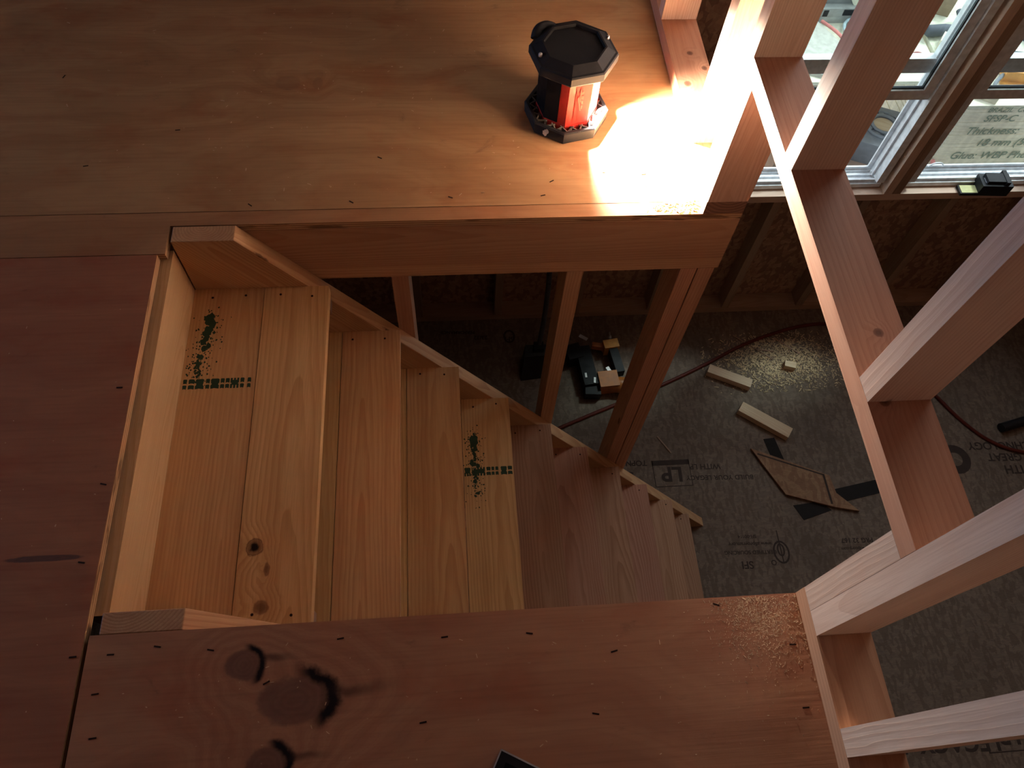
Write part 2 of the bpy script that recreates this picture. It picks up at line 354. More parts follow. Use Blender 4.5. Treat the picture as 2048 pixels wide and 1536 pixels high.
# ---------------------------------------------------------------- loft deck: plywood sheets
def staples(parent, pts, z=0.0, L=.42):
    first = None
    for (x, y, a) in pts:
        if first is None:
            bm = bmesh.new(); bm_box(bm, -L/2, L/2, -.045, .045, -.02, .025); bevel(bm, .02, 1); first = meshobj('staple', bm, P['nail'], parent); o = first
        else: o = first.copy(); link(o, parent)
        o.parent = parent; o.location = Vector((x, y, z))*I; o.rotation_euler = (0,0,math.radians(a))
T = .75
far = simple_box('plywood_sheet', (-199.5,0), (33.6,79.9), (-T,0), P['ply_far'], bev=.03)
tag(far, 'large pale plywood floor sheet beyond the stair opening, under the red and black lantern', 'plywood sheet')
stripb = prism('plywood_sheet', [(-199.5,29.3),(-44.15,29.3),(-44.15,32.15),(3.5,32.15),(3.5,33.56),(-199.5,33.56)], -T, -.01, P['ply_strip'], bev=.03)
tag(stripb, 'narrow plywood strip with a notched corner between the large far sheet and the stair opening', 'plywood sheet')
left = simple_box('plywood_sheet', (-199.5,-44.75), (-91.5,29.24), (-T,-.015), P['ply_left'], bev=.03)
tag(left, 'dark reddish plywood floor sheet on the left side of the stair opening', 'plywood sheet')
near = simple_box('plywood_sheet', (-44.45,0.0), (-91.5,0.0), (-T,0), P['ply_near'], bev=.03)
tag(near, 'plywood floor sheet in the foreground with three large dark-ringed knots', 'plywood sheet')
staples(far, [(-52.0,38.9,10),(-27.4,39.3,-30),(-38.0,34.2,-40),(-29.7,34.3,-35),(-21.4,34.6,-25),(-13.5,34.6,15),(-12.6,36.2,30),(-56,50,70),(-45,43,5),(-4.4,36.8,5),(-3.2,44.4,0)])
staples(left, [(-45.4,9.9,-15),(-45.6,17.3,0),(-45.4,-7.8,-5),(-45.2,-1.2,4),(-45.8,4.6,-10)])
staples(near, [(-43.0,-1.2,0),(-40.3,-.9,-10),(-37.1,-1.3,-12),(-29.3,-1.1,8),(-22.9,-1.4,5),(-17.6,-1.5,-10),(-5.4,-.45,-20),(-24.3,-6.2,8),(-1.0,-3.2,-5),(-1.1,-6.9,0),(-12.4,-2.9,12),(-33.6,-3.4,25),(-43.5,-3.4,5),(-43.2,-5.8,5),(-14.0,-6.4,-12)])
# loose wood chips on the deck: one scatter per sheet area
def chips(name, n, gen, label, mat, smin=.03, smax=.11, z=.02):
    bm = bmesh.new()
    for k in range(n):
        x, y = gen(); a = random.uniform(0, 360); s = random.uniform(smin, smax); l = s*random.choice((1,1,1.5,3))
        M = Matrix.Translation(Vector((x,y,z+s*.25))*I) @ Matrix.Rotation(math.radians(a),4,'Z') @ Matrix.Rotation(random.uniform(-.3,.3),4,'X')
        bm_box(bm, -l, l, -s*.5, s*.5, -s*.25, s*.25, M)
    o = meshobj(name, bm, mat); tag(o, label, 'wood chips', kind='stuff'); return o
chips('wood_chips', 170, lambda: (random.triangular(-60,-4,-34), random.uniform(34.5,60)), 'tiny pale wood chips scattered over the large far plywood sheet', P['chip'], .02, .06)
chips('wood_chips', 60, lambda: (random.uniform(-62,-45.5), random.uniform(-9,28)), 'tiny wood chips scattered over the dark left plywood sheet', P['chip'], .02, .05)
chips('sawdust_pile', 2200, lambda: (min(-.12,random.gauss(-2.6,1.5)), min(-.12,-abs(random.gauss(0,2.2))-.1)), 'loose pile of sawdust on the right corner of the foreground plywood sheet', P['chip'], .012, .035, .0)
chips('wood_chips', 90, lambda: (random.uniform(-43,-.5), random.uniform(-9,-.5)), 'tiny pale chips scattered over the foreground plywood sheet', P['chip'], .02, .05)
chips('splinter_debris', 130, lambda: (random.triangular(-5.2,-.2,-1), random.uniform(32.4,33.6)), 'rough splinters and sawdust along the lit edge of the stair opening', P['sawdust'], .03, .12, -.01)
# ---------------------------------------------------------------- framing of the stair opening
hj = board('header_board', (-45.4,-43.95), (1.4,30.42), (-7.9,-T-.25), P['header'], bev=.03)
tag(hj, 'pale upright board closing the left end of the stair opening behind the top tread', 'board')
rim = board('rim_joist', (-38.6,3.5), (32.12,33.6), (-6.05,-T-.02), P['joist'], bev=.05)
tag(rim, 'knotty pine rim joist under the far edge of the stair opening', 'joist')
tp = board('top_plate', (-46,3.5), (32.12,35.6), (-7.55,-6.07), P['joist'], bev=.05)
tag(tp, 'flat top plate carrying the rim joist above the lower wall studs', 'plate')
bpl = board('bottom_plate', (-46,3.5), (32.12,35.6), (ZF,ZF+1.5), P['joist'])
tag(bpl, 'bottom plate of the lower stud wall behind the staircase', 'plate')
stl = 'lower wall studs behind the stairs'
for (x0, lab) in ((-27.05,'reddish wall stud behind the stairs, leftmost of the lower wall'), (-10.85,'reddish wall stud behind the stairs beside the nail gun'), (-.05,'left half of the doubled end stud behind the stairs'), (1.62,'right half of the doubled end stud behind the stairs, at the open end')):
    s = board('wall_stud', (x0,x0+1.55), (32.12,35.6), (ZF+1.5,-7.57), P['joist'], bev=.08); tag(s, lab, 'stud', stl)
rn = board('rim_joist', (-44.4,3.5), (-1.6,-.1), (-6.3,-T-.02), P['joist'], bev=.05)
tag(rn, 'rim joist under the near edge of the stair opening below the foreground sheet', 'joist')
# ---------------------------------------------------------------- staircase
def staircase():
    st = empty('staircase', (-44, 16, ZF)); tag(st, 'steep pine staircase of ten treads going down through the floor opening', 'staircase')
    R, Tn, X1, Z1 = 7.572, 5.629, -32.407, -6.42
    bpy.context.view_layer.update()
    inv = st.matrix_world.inverted()
    # stringers: parallelogram plank cut level with the loft floor
    sl = R/Tn
    def zt(x): return -sl*(x+38.95)            # upper edge line through (-38.95, 0)
    vw = 5.0*sl                                # vertical depth of the plank
    xb = -38.95 + (-ZF)/sl
    for (y0, y1, en) in ((30.5,32.08,1),(.02,1.35,0)):
        top = -.02
        pts = [(-43.92,top),(-38.95,top),(xb, ZF),(-38.95+(-ZF-15.6)/sl, ZF),(-43.92, 4.97*sl-15.6)]
        ln = math.hypot(xb+38.95, ZF); ang = math.atan2(ZF, xb+38.95)
        c = Vector(((xb-44.1)/2, (y0+y1)/2, ZF/2))
        Mloc = Matrix.Translation(c*I) @ Matrix.Rotation(-ang, 4, 'Y')
        bm = bmesh.new(); vs = []
        for yy in (y0, y1): vs.append([bm.verts.new(Mloc.inverted() @ (Vector((x,yy,z))*I)) for x, z in pts])
        a, b = vs; n = 5
        for k in range(n): bm.faces.new((a[k], a[(k+1)%n], b[(k+1)%n], b[k]))
        bm.faces.new(a[::-1]); bm.faces.new(b); bmesh.ops.recalc_face_normals(bm, faces=bm.faces[:])
        bevel(bm, .06)
        o = meshobj('stringer', bm, P['stringer']); o.parent = st; o.matrix_world = Mloc
    nb = bmesh.new(); bmesh.ops.create_cone(nb, cap_ends=True, segments=8, radius1=.11*I, radius2=.11*I, depth=.02*I); nail0 = None
    nailme = bpy.data.meshes.new('nail'); nb.to_mesh(nailme); nb.free(); nailme.materials.append(P['nail'])
    for i in range(10):
        xn, zt_ = X1+i*Tn, Z1-i*R
        if i == 9: xn -= .9
        y0, y1 = 1.37, 30.48
        for j, (a, b) in enumerate(((xn-5.5, xn), (xn-11.06, xn-5.56))):
            if i == 9 and j == 1: continue
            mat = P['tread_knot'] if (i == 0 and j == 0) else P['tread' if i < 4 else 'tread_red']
            a2 = a
            if i == 0 and j == 1: a2 = -43.93
            if i and j and i < 9: a2 = a
            o = board('tread_board', (a2, b), (y0, y1), (zt_-1.1, zt_-(.04 if j else 0)), mat, st, bev=.05)
            for yy in (2.0, 29.6):
                for dx in (1.2, 4.2) if (b-a) > 4 else (1.0,):
                    if a+dx+random.uniform(-.2,.2) < X1+(i-1)*Tn and i: continue
                    nobj = bpy.data.objects.new('nail', nailme); link(nobj, o); nobj.parent = o
                    p = Vector((a+dx+random.uniform(-.3,.3), yy+random.uniform(-.2,.2), zt_+.005-(.04 if j else 0)))*I
                    nobj.matrix_world = Matrix.Translation(p)
            if i in (0, 3) and ((i == 0 and j == 1) or (i == 3 and j == 0)): stamp(o, i, zt_-(.04 if j else 0))
        # cleats nailed under the tread ends
        if i < 9:
            for yy in ((1.37, 2.6), (29.25, 30.48)):
                board('cleat', (xn-9.5, xn-.12), yy, (zt_-2.8, zt_-1.12), P['stringer'], st, bev=.04)
    return st
def blob(bm, x, y, r, z, n=9, el=1.0, jag=.3):
    vs = [bm.verts.new(Vector((x+r*(1+random.uniform(-jag,jag))*math.cos(6.283*k/n), y+el*r*(1+random.uniform(-jag,jag))*math.sin(6.283*k/n), z))*I) for k in range(n)]
    bm.faces.new(vs)
def stamp(board_obj, i, zt_):
    """green mill stamp: an inky splatter and a blurred row of block characters"""
    bm = bmesh.new(); z = zt_+.012
    if i == 0: path = [(-42.15,27.4,.42),(-42.3,26.8,.5),(-42.15,26.2,.32),(-42.35,25.6,.36),(-42.45,24.9,.14),(-42.5,24.3,.24),(-42.75,23.6,.24),(-42.7,22.9,.22),(-42.8,22.2,.2),(-42.6,21.9,.2)]; row = (-43.75,-38.3,20.5,.95); sc = 1
    else: path = [(-20.0,25.7,.25),(-19.8,25.2,.5),(-19.75,24.6,.38),(-19.8,23.8,.3),(-19.7,23.0,.28),(-19.75,22.2,.34),(-19.7,21.4,.4),(-19.75,20.6,.3),(-19.8,19.8,.14),(-19.6,18.9,.22)]; row = (-20.95,-15.65,20.95,1.0); sc = 1
    for (x, y, r) in path:
        for q in range(7): blob(bm, x+random.gauss(0, r*.42), y+random.gauss(0, r*.8), r*random.uniform(.3,.7), z+random.uniform(0,.004), el=1.3, jag=.45)
    for q in range(170):
        x, y, r = random.choice(path); blob(bm, x+random.gauss(0, .55), y+random.gauss(0, .8), random.uniform(.03,.09), z, 6, 1.2, .4) if x > -99 else None
    o = meshobj('ink_splatter', bm, P['ink']); o.parent = board_obj; o.matrix_world = Matrix.Identity(4); o['label'] = 'dark green ink splatter'; o['kind'] = 'stuff'
    bm = bmesh.new()
    x = row[0]; k = 0
    while x < row[1]-.25:
        w = random.choice((.34,.5,.72,.9)); w = min(w, row[1]-x)
        y0, h = row[2], row[3]
        for (ya, yb) in ((y0, y0+h*.42), (y0+h*.54, y0+h)):
            if random.random() < .3 and w > .45:
                for q in range(3): bm_box(bm, x+w*(q*.36), x+w*(q*.36+.22), ya, yb, z-.006, z)
            else:
                c1 = random.uniform(0,.14)*w
                vs = [bm.verts.new(Vector(p)*I) for p in ((x+c1,ya,z),(x+w*.45,ya+.06,z),(x+w-c1,ya,z),(x+w*.96,yb-.08,z),(x+w*.8,yb,z),(x+w*.1,yb,z),(x,yb-.1,z))]; bm.faces.new(vs)
        if w > .6:
            vs = [bm.verts.new(Vector(p)*I) for p in ((x+.1,y0+h*.3,z+.002),(x+w-.12,y0+h*.3,z+.002),(x+w-.05,y0+h*.8,z+.002),(x+.05,y0+h*.8,z+.002))]; bm.faces.new(vs)
        x += w+random.choice((.06,.1,.24)); k += 1
    o = meshobj('ink_stamp', bm, P['ink']); o.parent = board_obj; o.matrix_world = Matrix.Identity(4); o['label'] = 'smudged dark green ink stamp'
staircase()
# ---------------------------------------------------------------- loft edge wall (left face at x = 0)
H = 13.05
def stud(x, y, z, lab, group=None, mat='stud', name='wall_stud', cat='stud'):
    o = board(name, x, y, z, P[mat], bev=.09); tag(o, lab, cat, group); return o
X = (0.0, 3.5)
stud(X, (-60,-.0), (0,1.48), 'bottom plate at the right edge of the foreground plywood sheet', mat='plate', name='bottom_plate', cat='plate')
stud(X, (32.16,79.9), (0.01,1.48), 'bottom plate running back from the far right corner of the stair opening', mat='plate', name='bottom_plate', cat='plate')
stud(X, (-1.5,-.02), (1.5,H-.02), 'short jack stud under the near end of the loft rail', name='jack_stud')
stud(X, (-3.02,-1.52), (1.5,90), 'long pale stud rising from the corner by the sawdust pile')
stud(X, (-9.8,-8.28), (1.5,90), 'pale stud standing at the lower right edge of the picture')
stud(X, (-25.8,-24.3), (1.5,90), 'stud behind the viewer on the near bottom plate')
stud(X, (-1.5,33.58), (H,H+1.48), 'flat pine rail running along the right end of the stair opening', mat='plate', name='rail_plate', cat='plate')
stud(X, (32.1,33.6), (1.5,H-.02), 'brightly lit jack stud under the far end of the loft rail', name='jack_stud')
stud(X, (33.62,35.1), (1.5,90), 'full height stud behind the brightly lit jack stud')
stud(X, (38.95,40.45), (1.5,90), 'stud with a bright left edge standing just behind the rail end, lit by the lantern')
stud(X, (55.7,57.2), (1.5,90), 'stud on the back bottom plate at the top edge of the picture')
stud(X, (72,73.5), (1.5,90), 'stud at the far end of the back bottom plate')
stud(X, (22.97,24.47), (H+1.5,90), 'upper stud standing on the rail, the farther of the two, crossing the left window', 'upper studs standing on the rail')
stud(X, (6.47,7.97), (H+1.5,90), 'upper stud standing on the rail, the nearer of the two', 'upper studs standing on the rail')
# ---------------------------------------------------------------- far exterior wall framing below and between the windows
tag(board('sill_plate', (-199,152), (76.5,79.95), (-48.7,-47.22), P['stud']), 'long window sill plate of the far wall, carrying the battery', 'plate')
tag(board('bottom_plate', (-199,152), (76.5,79.95), (ZF,ZF+1.45), P['oldstud']), 'bottom plate along the foot of the far wall', 'plate')
gl = 'short studs below the far windows'
for k, x in enumerate((-29, -13, 3, 18.6, 34.4, 50.3, 66.4, 82.4, 98.4)):
    lab = 'short stud of the far wall below the windows' if x in (-29,) else 'short dark stud below the far windows, number %d along the wall' % k
    names = {-29:'short dark stud of the far wall near its left end, behind the lower stud wall', -13:'short stud of the far wall left of the upright dustpan', 3:'short stud of the far wall behind the yellow nail gun', 18.6:'short far-wall stud seen between the nail gun and the doubled end stud', 34.4:'short stud of the far wall left of the pine rail, below the left window', 50.3:'short far-wall stud right of the pine rail, under the gap between the windows', 66.4:'short stud of the far wall below the battery on the sill', 82.4:'short stud of the far wall below the right window', 98.4:'short stud of the far wall beyond the right window'}
    o = board('wall_stud', (x, x+1.5), (76.55,79.95), (ZF+1.46,-48.72), P['oldstud']); tag(o, names[x], 'stud', gl)
for x, lab in ((53.2,'left one of the paired studs between the two windows'), (54.72,'right one of the paired studs between the two windows')):
    o = board('wall_stud', (x, x+1.48), (76.5,79.95), (-47.2,90), P['oldstud' if x > 54 else 'stud']); tag(o, lab, 'stud', 'paired studs between the windows')
tag(board('wall_stud', (22.6,24.1), (76.5,79.95), (-47.2,90), P['oldstud']), 'stud at the left side of the left window', 'stud')
tag(board('wall_stud', (85.6,87.1), (76.5,79.95), (-47.2,90), P['oldstud']), 'stud at the right side of the right window', 'stud')
for x in (-29,-13,3):
    tag(board('wall_stud', (x, x+1.5), (76.55,79.95), (-47.2,90), P['oldstud']), {-29:'tall dark stud of the far wall behind the loft, left one', -13:'tall dark stud of the far wall behind the loft, middle one', 3:'tall dark stud of the far wall behind the loft, beside the bottom plate'}[x], 'stud')
# ---------------------------------------------------------------- windows
def window(k, x0, x1):
    w = empty('window_%d' % k, (x0, 79, WZ0)); w['kind'] = 'structure'
    def P3(name, boxes, mat, bev=.05):
        bm = bmesh.new()
        for b in boxes: bm_box(bm, *b)
        if bev: bevel(bm, bev, 1)
        o = meshobj(name, bm, mat); o.parent = w; o.matrix_parent_inverse = w.matrix_world.inverted(); return o
    bpy.context.view_layer.update()
    v = P['white_vinyl']
    P3('window_frame', [(x0+.05,x1-.05,78.0,81.3,-47.0,-46.2),(x0+.05,x0+1.3,77.6,81.5,-45.6,5),(x1-1.3,x1-.05,77.6,81.5,-45.6,5),(x0+.05,x1-.05,77.6,81.5,3.8,5),
        (x0+1.3,x1-1.3,78.4,78.7,-46.2,-45.6),(x0+1.3,x1-1.3,79.7,80.0,-46.2,-45.8),(x0+1.3,x0+1.7,79.3,79.6,-45.6,3.8),(x1-1.7,x1-1.3,79.3,79.6,-45.6,3.8),(x0+1.3,x1-1.3,80.7,81.3,-46.2,-45.7)], v)
    a, b = x0+1.35, x1-1.35
    lo, hi = -28.4, -8.0
    ls = P3('sash', [(a,b,78.1,79.2,lo,lo+1.7),(a,b,78.1,79.2,hi-1.7,hi),(a,a+1.5,78.1,79.2,lo+1.7,hi-1.7),(b-1.5,b,78.1,79.2,lo+1.7,hi-1.7)], v)
    P3('gasket', [(a+1.5,b-1.5,78.45,78.85,lo+1.7,lo+1.95),(a+1.5,a+1.72,78.45,78.85,lo+1.95,hi-1.7),(b-1.72,b-1.5,78.45,78.85,lo+1.95,hi-1.7)], P['gasket'], 0)
    P3('pane', [(a+1.5,b-1.5,78.6,78.66,lo+1.8,hi-1.7)], P['glass'], 0)
    us = P3('sash', [(a,b,79.75,80.75,-24.9,-23.2),(a,b,79.6,80.9,-23.2,-22.3),(a,b,79.75,80.75,2.1,3.8),(a,a+1.5,79.75,80.75,-22.3,2.1),(b-1.5,b,79.75,80.75,-22.3,2.1)], v)
    P3('pane', [(a+1.5,b-1.5,80.2,80.26,-22.3,2.1)], P['glass'], 0)
    P3('insect_screen', [(a,b,81.0,81.02,-45.6,-24.0)], P['screen'], 0)
    P3('screen_frame', [(a,b,80.9,81.2,-45.65,-45.1),(a,a+.7,80.9,81.2,-45.1,-24),(b-.7,b,80.9,81.2,-45.1,-24)], v)
    if k == 2:
        t = tube('latch_tab', [(61.6,80.7,-45.2),(62.0,80.7,-44.3),(64.0,80.7,-44.3),(64.2,80.7,-45.2)], .13, v); t.parent = w; t.matrix_parent_inverse = w.matrix_world.inverted()
window(1, 24.8, 52.8); window(2, 57.0, 85.0)
# ---------------------------------------------------------------- lantern
def lantern():
    L = empty('jobsite_lantern', (-10.6, 44.2, 0)); tag(L, 'red and black octagonal work lantern standing on the plywood floor, its front lens lit', 'lantern')
    lathe('base_ring', [(3.35,0),(3.75,.12),(3.82,1.15),(3.7,1.25),(3.45,1.25),(3.4,.7),(2.6,.7)], 8, P['black'], L, -9)
    # honeycomb webbing of the rubber base
    bm = bmesh.new()
    for k in range(40):
        a = math.radians(9*k); 
        M = Matrix.Translation(Vector((3.05*math.cos(a),3.05*math.sin(a),.95))*I) @ Matrix.Rotation(a + (.75 if k%2 else -.75),4,'Z')
        bm_box(bm, -.55,.55,-.05,.05,-.25,.25, M)
    meshobj('base_webbing', bm, plain('grey_rubber', (.16,.14,.13), .8), L)
    bm = bmesh.new()
    def vp(k, r, z): a = math.radians(-9+45*k); return Vector((r*math.cos(a), r*math.sin(a), z))*I
    def quad(pts): bm.faces.new([bm.verts.new(p) for p in pts])
    for k in range(8):
        quad((vp(k,2.85,.7),vp(k+1,2.85,.7),vp(k+1,2.75,1.3),vp(k,2.75,1.3)))
        if k != 7: quad((vp(k,2.72,1.3),vp(k+1,2.72,1.3),vp(k+1,2.72,6.4),vp(k,2.72,6.4)))
    A7, B7 = vp(7,2.72,0), vp(8,2.72,0)
    def fr(u, z): p = A7.lerp(B7, u); return Vector((p.x, p.y, z*I))
    for (u0,u1,z0,z1) in ((0,.125,1.3,6.4),(.88,1,1.3,6.4),(.125,.88,1.3,1.65),(.125,.88,6.1,6.4)): quad((fr(u0,z0),fr(u1,z0),fr(u1,z1),fr(u0,z1)))
    meshobj('body', bm, P['red'], L)
    bm = bmesh.new(); ax = Vector((math.cos(math.radians(-31.5)), math.sin(math.radians(-31.5)), 0)); sd = Vector((-ax.y, ax.x, 0))
    def bk(u, z): return (ax*1.15 + sd*u)*I + Vector((0,0,z*I))
    quad((bk(-1.0,1.9),bk(1.0,1.9),bk(1.0,5.9),bk(-1.0,5.9)))
    quad((fr(.125,1.65),bk(-1.0,1.9),bk(-1.0,5.9),fr(.125,6.1))); quad((fr(.88,1.65),fr(.88,6.1),bk(1.0,5.9),bk(1.0,1.9)))
    quad((fr(.125,1.65),fr(.88,1.65),bk(1.0,1.9),bk(-1.0,1.9))); quad((fr(.125,6.1),bk(-1.0,5.9),bk(1.0,5.9),fr(.88,6.1)))
    meshobj('lit_reflector', bm, emit('lit_reflector', (1,.97,.90), 1.6, .12), L)
    bm = bmesh.new()
    for (ua,ub) in ((-3,3),): 
        for k in range(8): a, b = vp(k,2.7,6.38), vp(k+1,2.7,6.38); bm.faces.new([bm.verts.new(p) for p in (a, b, Vector((0,0,6.38*I)))])
    meshobj('body_top', bm, P['blackp'], L)
    # black rear half of the body
    bm = bmesh.new()
    for k in range(3, 5):
        a0, a1 = math.radians(-9+45*k), math.radians(-9+45*(k+1)); pr = []
        for r in (2.77,):
            q = [Vector((r*math.cos(a),r*math.sin(a),z))*I for a, z in ((a0,1.32),(a1,1.32),(a1,6.3),(a0,6.3))]; bm.faces.new([bm.verts.new(v) for v in q])
    a0 = math.radians(-9+45*5)
    pa = Vector((math.cos(a0),math.sin(a0)))*2.77; pb = Vector((math.cos(math.radians(-9+45*6)),math.sin(math.radians(-9+45*6))))*2.77; pm = pa.lerp(pb,.62)
    bm.faces.new([bm.verts.new(Vector((p[0],p[1],z))*I) for p, z in ((pa,1.32),(pm,1.32),(pm,6.3),(pa,6.3))])
    bmesh.ops.solidify(bm, geom=bm.faces[:], thickness=.05*I); meshobj('back_cover', bm, P['blackp'], L)
    # lit lens over the two faces toward the stair corner
    def face_panel(name, k, u0, u1, z0, z1, r, mat, th=.06, wavy=0):
        A = Vector((math.cos(math.radians(-9+45*k)),math.sin(math.radians(-9+45*k)),0))*r; B = Vector((math.cos(math.radians(-9+45*(k+1))),math.sin(math.radians(-9+45*(k+1))),0))*r
        bm = bmesh.new(); pts = []
        for u, z in ((u0,z0),(u1,z0),(u1,z1),(u0,z1)): p = A.lerp(B,u); pts.append(bm.verts.new(Vector((p.x,p.y,z))*I))
        bm.faces.new(pts); bmesh.ops.solidify(bm, geom=bm.faces[:], thickness=th*I); return meshobj(name, bm, mat, L)
    face_panel('side_panel', 6, .30, .97, 1.7, 6.0, 2.78, P['red'], .04)
    # embossed lightning-shaped maker's emblem on the red side
    a = math.radians(-9+45*6.5); r = 2.76*math.cos(math.radians(22.5))
    cu = empty('emblem_anchor'); bpy.data.objects.remove(cu)
    bm = bmesh.new()
    def em(pts):
        bm.faces.new([bm.verts.new(Vector((u,0,z))*I) for u, z in pts])
    em([(-.10,5.0),(.02,5.0),(.10,3.6),(-.04,3.75)]); em([(-.28,4.1),(-.12,4.3),(.16,2.7),(.06,2.75)]); em([(.02,4.7),(.26,4.75),(.26,4.5),(.04,4.4)])
    em([(.08,4.3),(.28,4.25),(.28,3.9),(.10,3.95)]); em([(.10,3.8),(.28,3.75),(.28,3.4),(.12,3.5)]); em([(.14,3.3),(.28,3.25),(.26,2.9),(.16,2.9)])
    bmesh.ops.solidify(bm, geom=bm.faces[:], thickness=.05*I)
    e = meshobj('emblem', bm, P['redd'], L); e.matrix_local = Matrix.Translation(Vector((r*math.cos(a)+.12*math.cos(a), r*math.sin(a)+.12*math.sin(a), .1))*I) @ Matrix.Rotation(a+math.pi/2,4,'Z')
    lathe('top_ring', [(3.0,6.2),(3.7,6.2),(3.8,6.35),(3.8,7.0),(3.7,7.12),(3.5,7.15),(2.75,7.62),(2.6,7.62),(2.55,7.35),(.5,7.3)], 8, P['black'], L, -9)
    for an, rr in ((20,3.15),(200,3.15)):
        lathe('screw', [(.16,7.25),(.16,7.5),(.1,7.54)], 10, P['metal'], L, 0, True, (rr*math.cos(math.radians(an)), rr*math.sin(math.radians(an)), 0))
    tube('carry_handle', [(-3.1,1.6,6.9),(-3.0,2.1,7.25),(-2.5,2.6,7.3),(-1.9,2.9,7.2),(-1.5,3.0,6.9)], .42, P['black'], L)
    bm = bmesh.new(); random.seed(11)
    for q in range(5): blob(bm, random.uniform(-.13,.13), random.uniform(-.2,.2), .2, .003*q, 9, 1.2, .3)
    pn = meshobj('white_paint_splash', bm, plain('dried_paint', (.5,.45,.40), .9), L)
    a = math.radians(-9-45*2-22.5); pn.matrix_local = Matrix.Translation(Vector((3.78*math.cos(math.radians(22.5))*math.cos(a)-.3, 3.78*math.cos(math.radians(22.5))*math.sin(a)+.05, .8))*I) @ Matrix.Rotation(a+math.pi/2,4,'Z') @ Matrix.Rotation(math.pi/2,4,'X')
    ld = bpy.data.lights.new('lantern_lamp', 'SPOT'); ld.energy = 320; ld.color = (1,.93,.80); ld.spot_size = math.radians(140); ld.spot_blend = .5; ld.shadow_soft_size = .012
    lo = bpy.data.objects.new('lantern_lamp', ld); link(lo)
    az, ti = math.radians(-31.5), math.radians(-20)
    d = Vector((math.cos(az)*math.cos(ti), math.sin(az)*math.cos(ti), math.sin(ti)))
    lo.location = Vector((-10.6+1.6*math.cos(az), 44.2+1.6*math.sin(az), 3.1))*I
    lo.rotation_euler = d.to_track_quat('-Z','Y').to_euler()
lantern()
# ---------------------------------------------------------------- tablet lying in the foreground
tb = empty('tablet', (-19.78,-7.98,0), -28); tag(tb, 'corner of a black tablet with a metal rim lying on the foreground sheet', 'tablet')
s = simple_box('case', (0,9.5), (-6.5,0), (.01,.32), P['blackp'], tb, bev=.08, seg=2); s.rotation_euler = (0,0,0)
simple_box('metal_rim', (-.03,9.53), (-.05,.04), (.05,.34), P['metal'], tb, bev=.02); simple_box('metal_rim', (-.05,.03), (-6.5,0), (.05,.34), P['metal'], tb, bev=.02)
simple_box('screen', (.5,9.0), (-6.0,-.5), (.32,.335), plain('black_glass', (.008,.008,.01), .12), tb, bev=0)
# ---------------------------------------------------------------- lower floor: prints, scraps, tools
def fprint(s, size, x, y, bold=0, sp=1.0): 
    o = text('printed_mark', s, size, (x, y, ZF+.02), P['print'], None, rz=178, spacing=sp, bold=bold); o.parent = floor; return o
fprint('LP', 4.0, 18.1, 40.9, .12); fprint('BUILD YOUR LEGACY', 1.25, 27.0, 39.7, .03, 1.05); fprint('WITH LP', 1.5, 24.6, 42.0, .03)
fprint('TOPNOTCH', 1.5, 9.5, 43.4, .04); fprint('350', 3.2, 8.5, 40.6, .1)
fprint('SFI', 1.9, 28.6, 23.1, .04); fprint('CERTIFIED SOURCING', .95, 29.6, 25.3, .02); fprint('www.sfiprogram.org', .95, 29.9, 26.8, .02); fprint('SFI-00664', .85, 29.6, 28.2, .02)
fprint('PRG 32 167', 1.2, 49.6, 26.4, .03); fprint('www.lpcorp.com', .8, 49.0, 24.9, .02)
fprint('TECHNOLOGY', 2.2, 84.5, 43.4, .05); fprint('A GREAT', 2.2, 84.5, 41.0, .05); fprint('WITH', 2.4, 85.6, 38.4, .06)
fprint('LEGACY  |', 3.6, 55.2, -7.2, .1); fprint('LP', 3.4, 65.2, -6.8, .12); fprint('P 14', 2.2, 1.8, 43.4, .05)
fprint('23/32', 1.2, -16, 72.2, .03); fprint('SFI', 1.6, -10.2, 71.6, .04); fprint('PERFORMANCE', 1.0, -20.6, 73.6, .03)
bm = bmesh.new()
def rect_outline(x0,x1,y0,y1,w, top=0):
    for b in ((x0,x1,y0,y0+w),(x0,x1,y1-(top or w),y1),(x0,x0+w,y0,y1),(x1-w,x1,y0,y1)): bm_box(bm, b[0],b[1],b[2],b[3],ZF+.005,ZF+.02)
rect_outline(14.6,21.7,38.3,43.6,.16,1.0); rect_outline(61.0,69,-9.2,-3,.2)
def ringprint(cx, cy, rx, ry, w, n=20, pinch=0):
    pa, pb = [], []
    for k in range(n):
        t = 6.283*k/n; rr = 1-pinch*abs(math.sin(t))**3*0
        pa.append(bm.verts.new(Vector((cx+rx*math.cos(t), cy+ry*math.sin(t), ZF+.02))*I)); pb.append(bm.verts.new(Vector((cx+(rx-w)*math.cos(t), cy+(ry-w)*math.sin(t), ZF+.02))*I))
    for k in range(n): bm.faces.new((pa[k],pa[(k+1)%n],pb[(k+1)%n],pb[k]))
ringprint(35.2,25.0,1.5,2.1,.35); ringprint(35.2,25.4,.7,1.2,.3); bm_box(bm, 35.1,35.3,23,29,ZF+.005,ZF+.02); ringprint(33.4,23.2,.5,.5,.2)
ringprint(73.5,41.0,3.0,3.0,1.6); ringprint(-10.2,72.2,1.2,1.6,.4)
meshobj('printed_frame', bm, P['print'], floor)
def offcut(pts, h, lab, name='wood_offcut', mat='offcut'):
    a, b = Vector(pts[0]), Vector(pts[1]); w = pts[2]; d = (b-a); L = d.length
    bm = bmesh.new(); bm_box(bm, -L/2, L/2, -w/2, w/2, -h/2, h/2); bevel(bm, .06); o = meshobj(name, bm, P[mat]); c = (a+b)/2
    o.location = Vector((c.x,c.y,ZF+h/2+.02))*I; o.rotation_euler = (0,0,math.atan2(d.y,d.x)); tag(o, lab, 'wood offcut'); return o
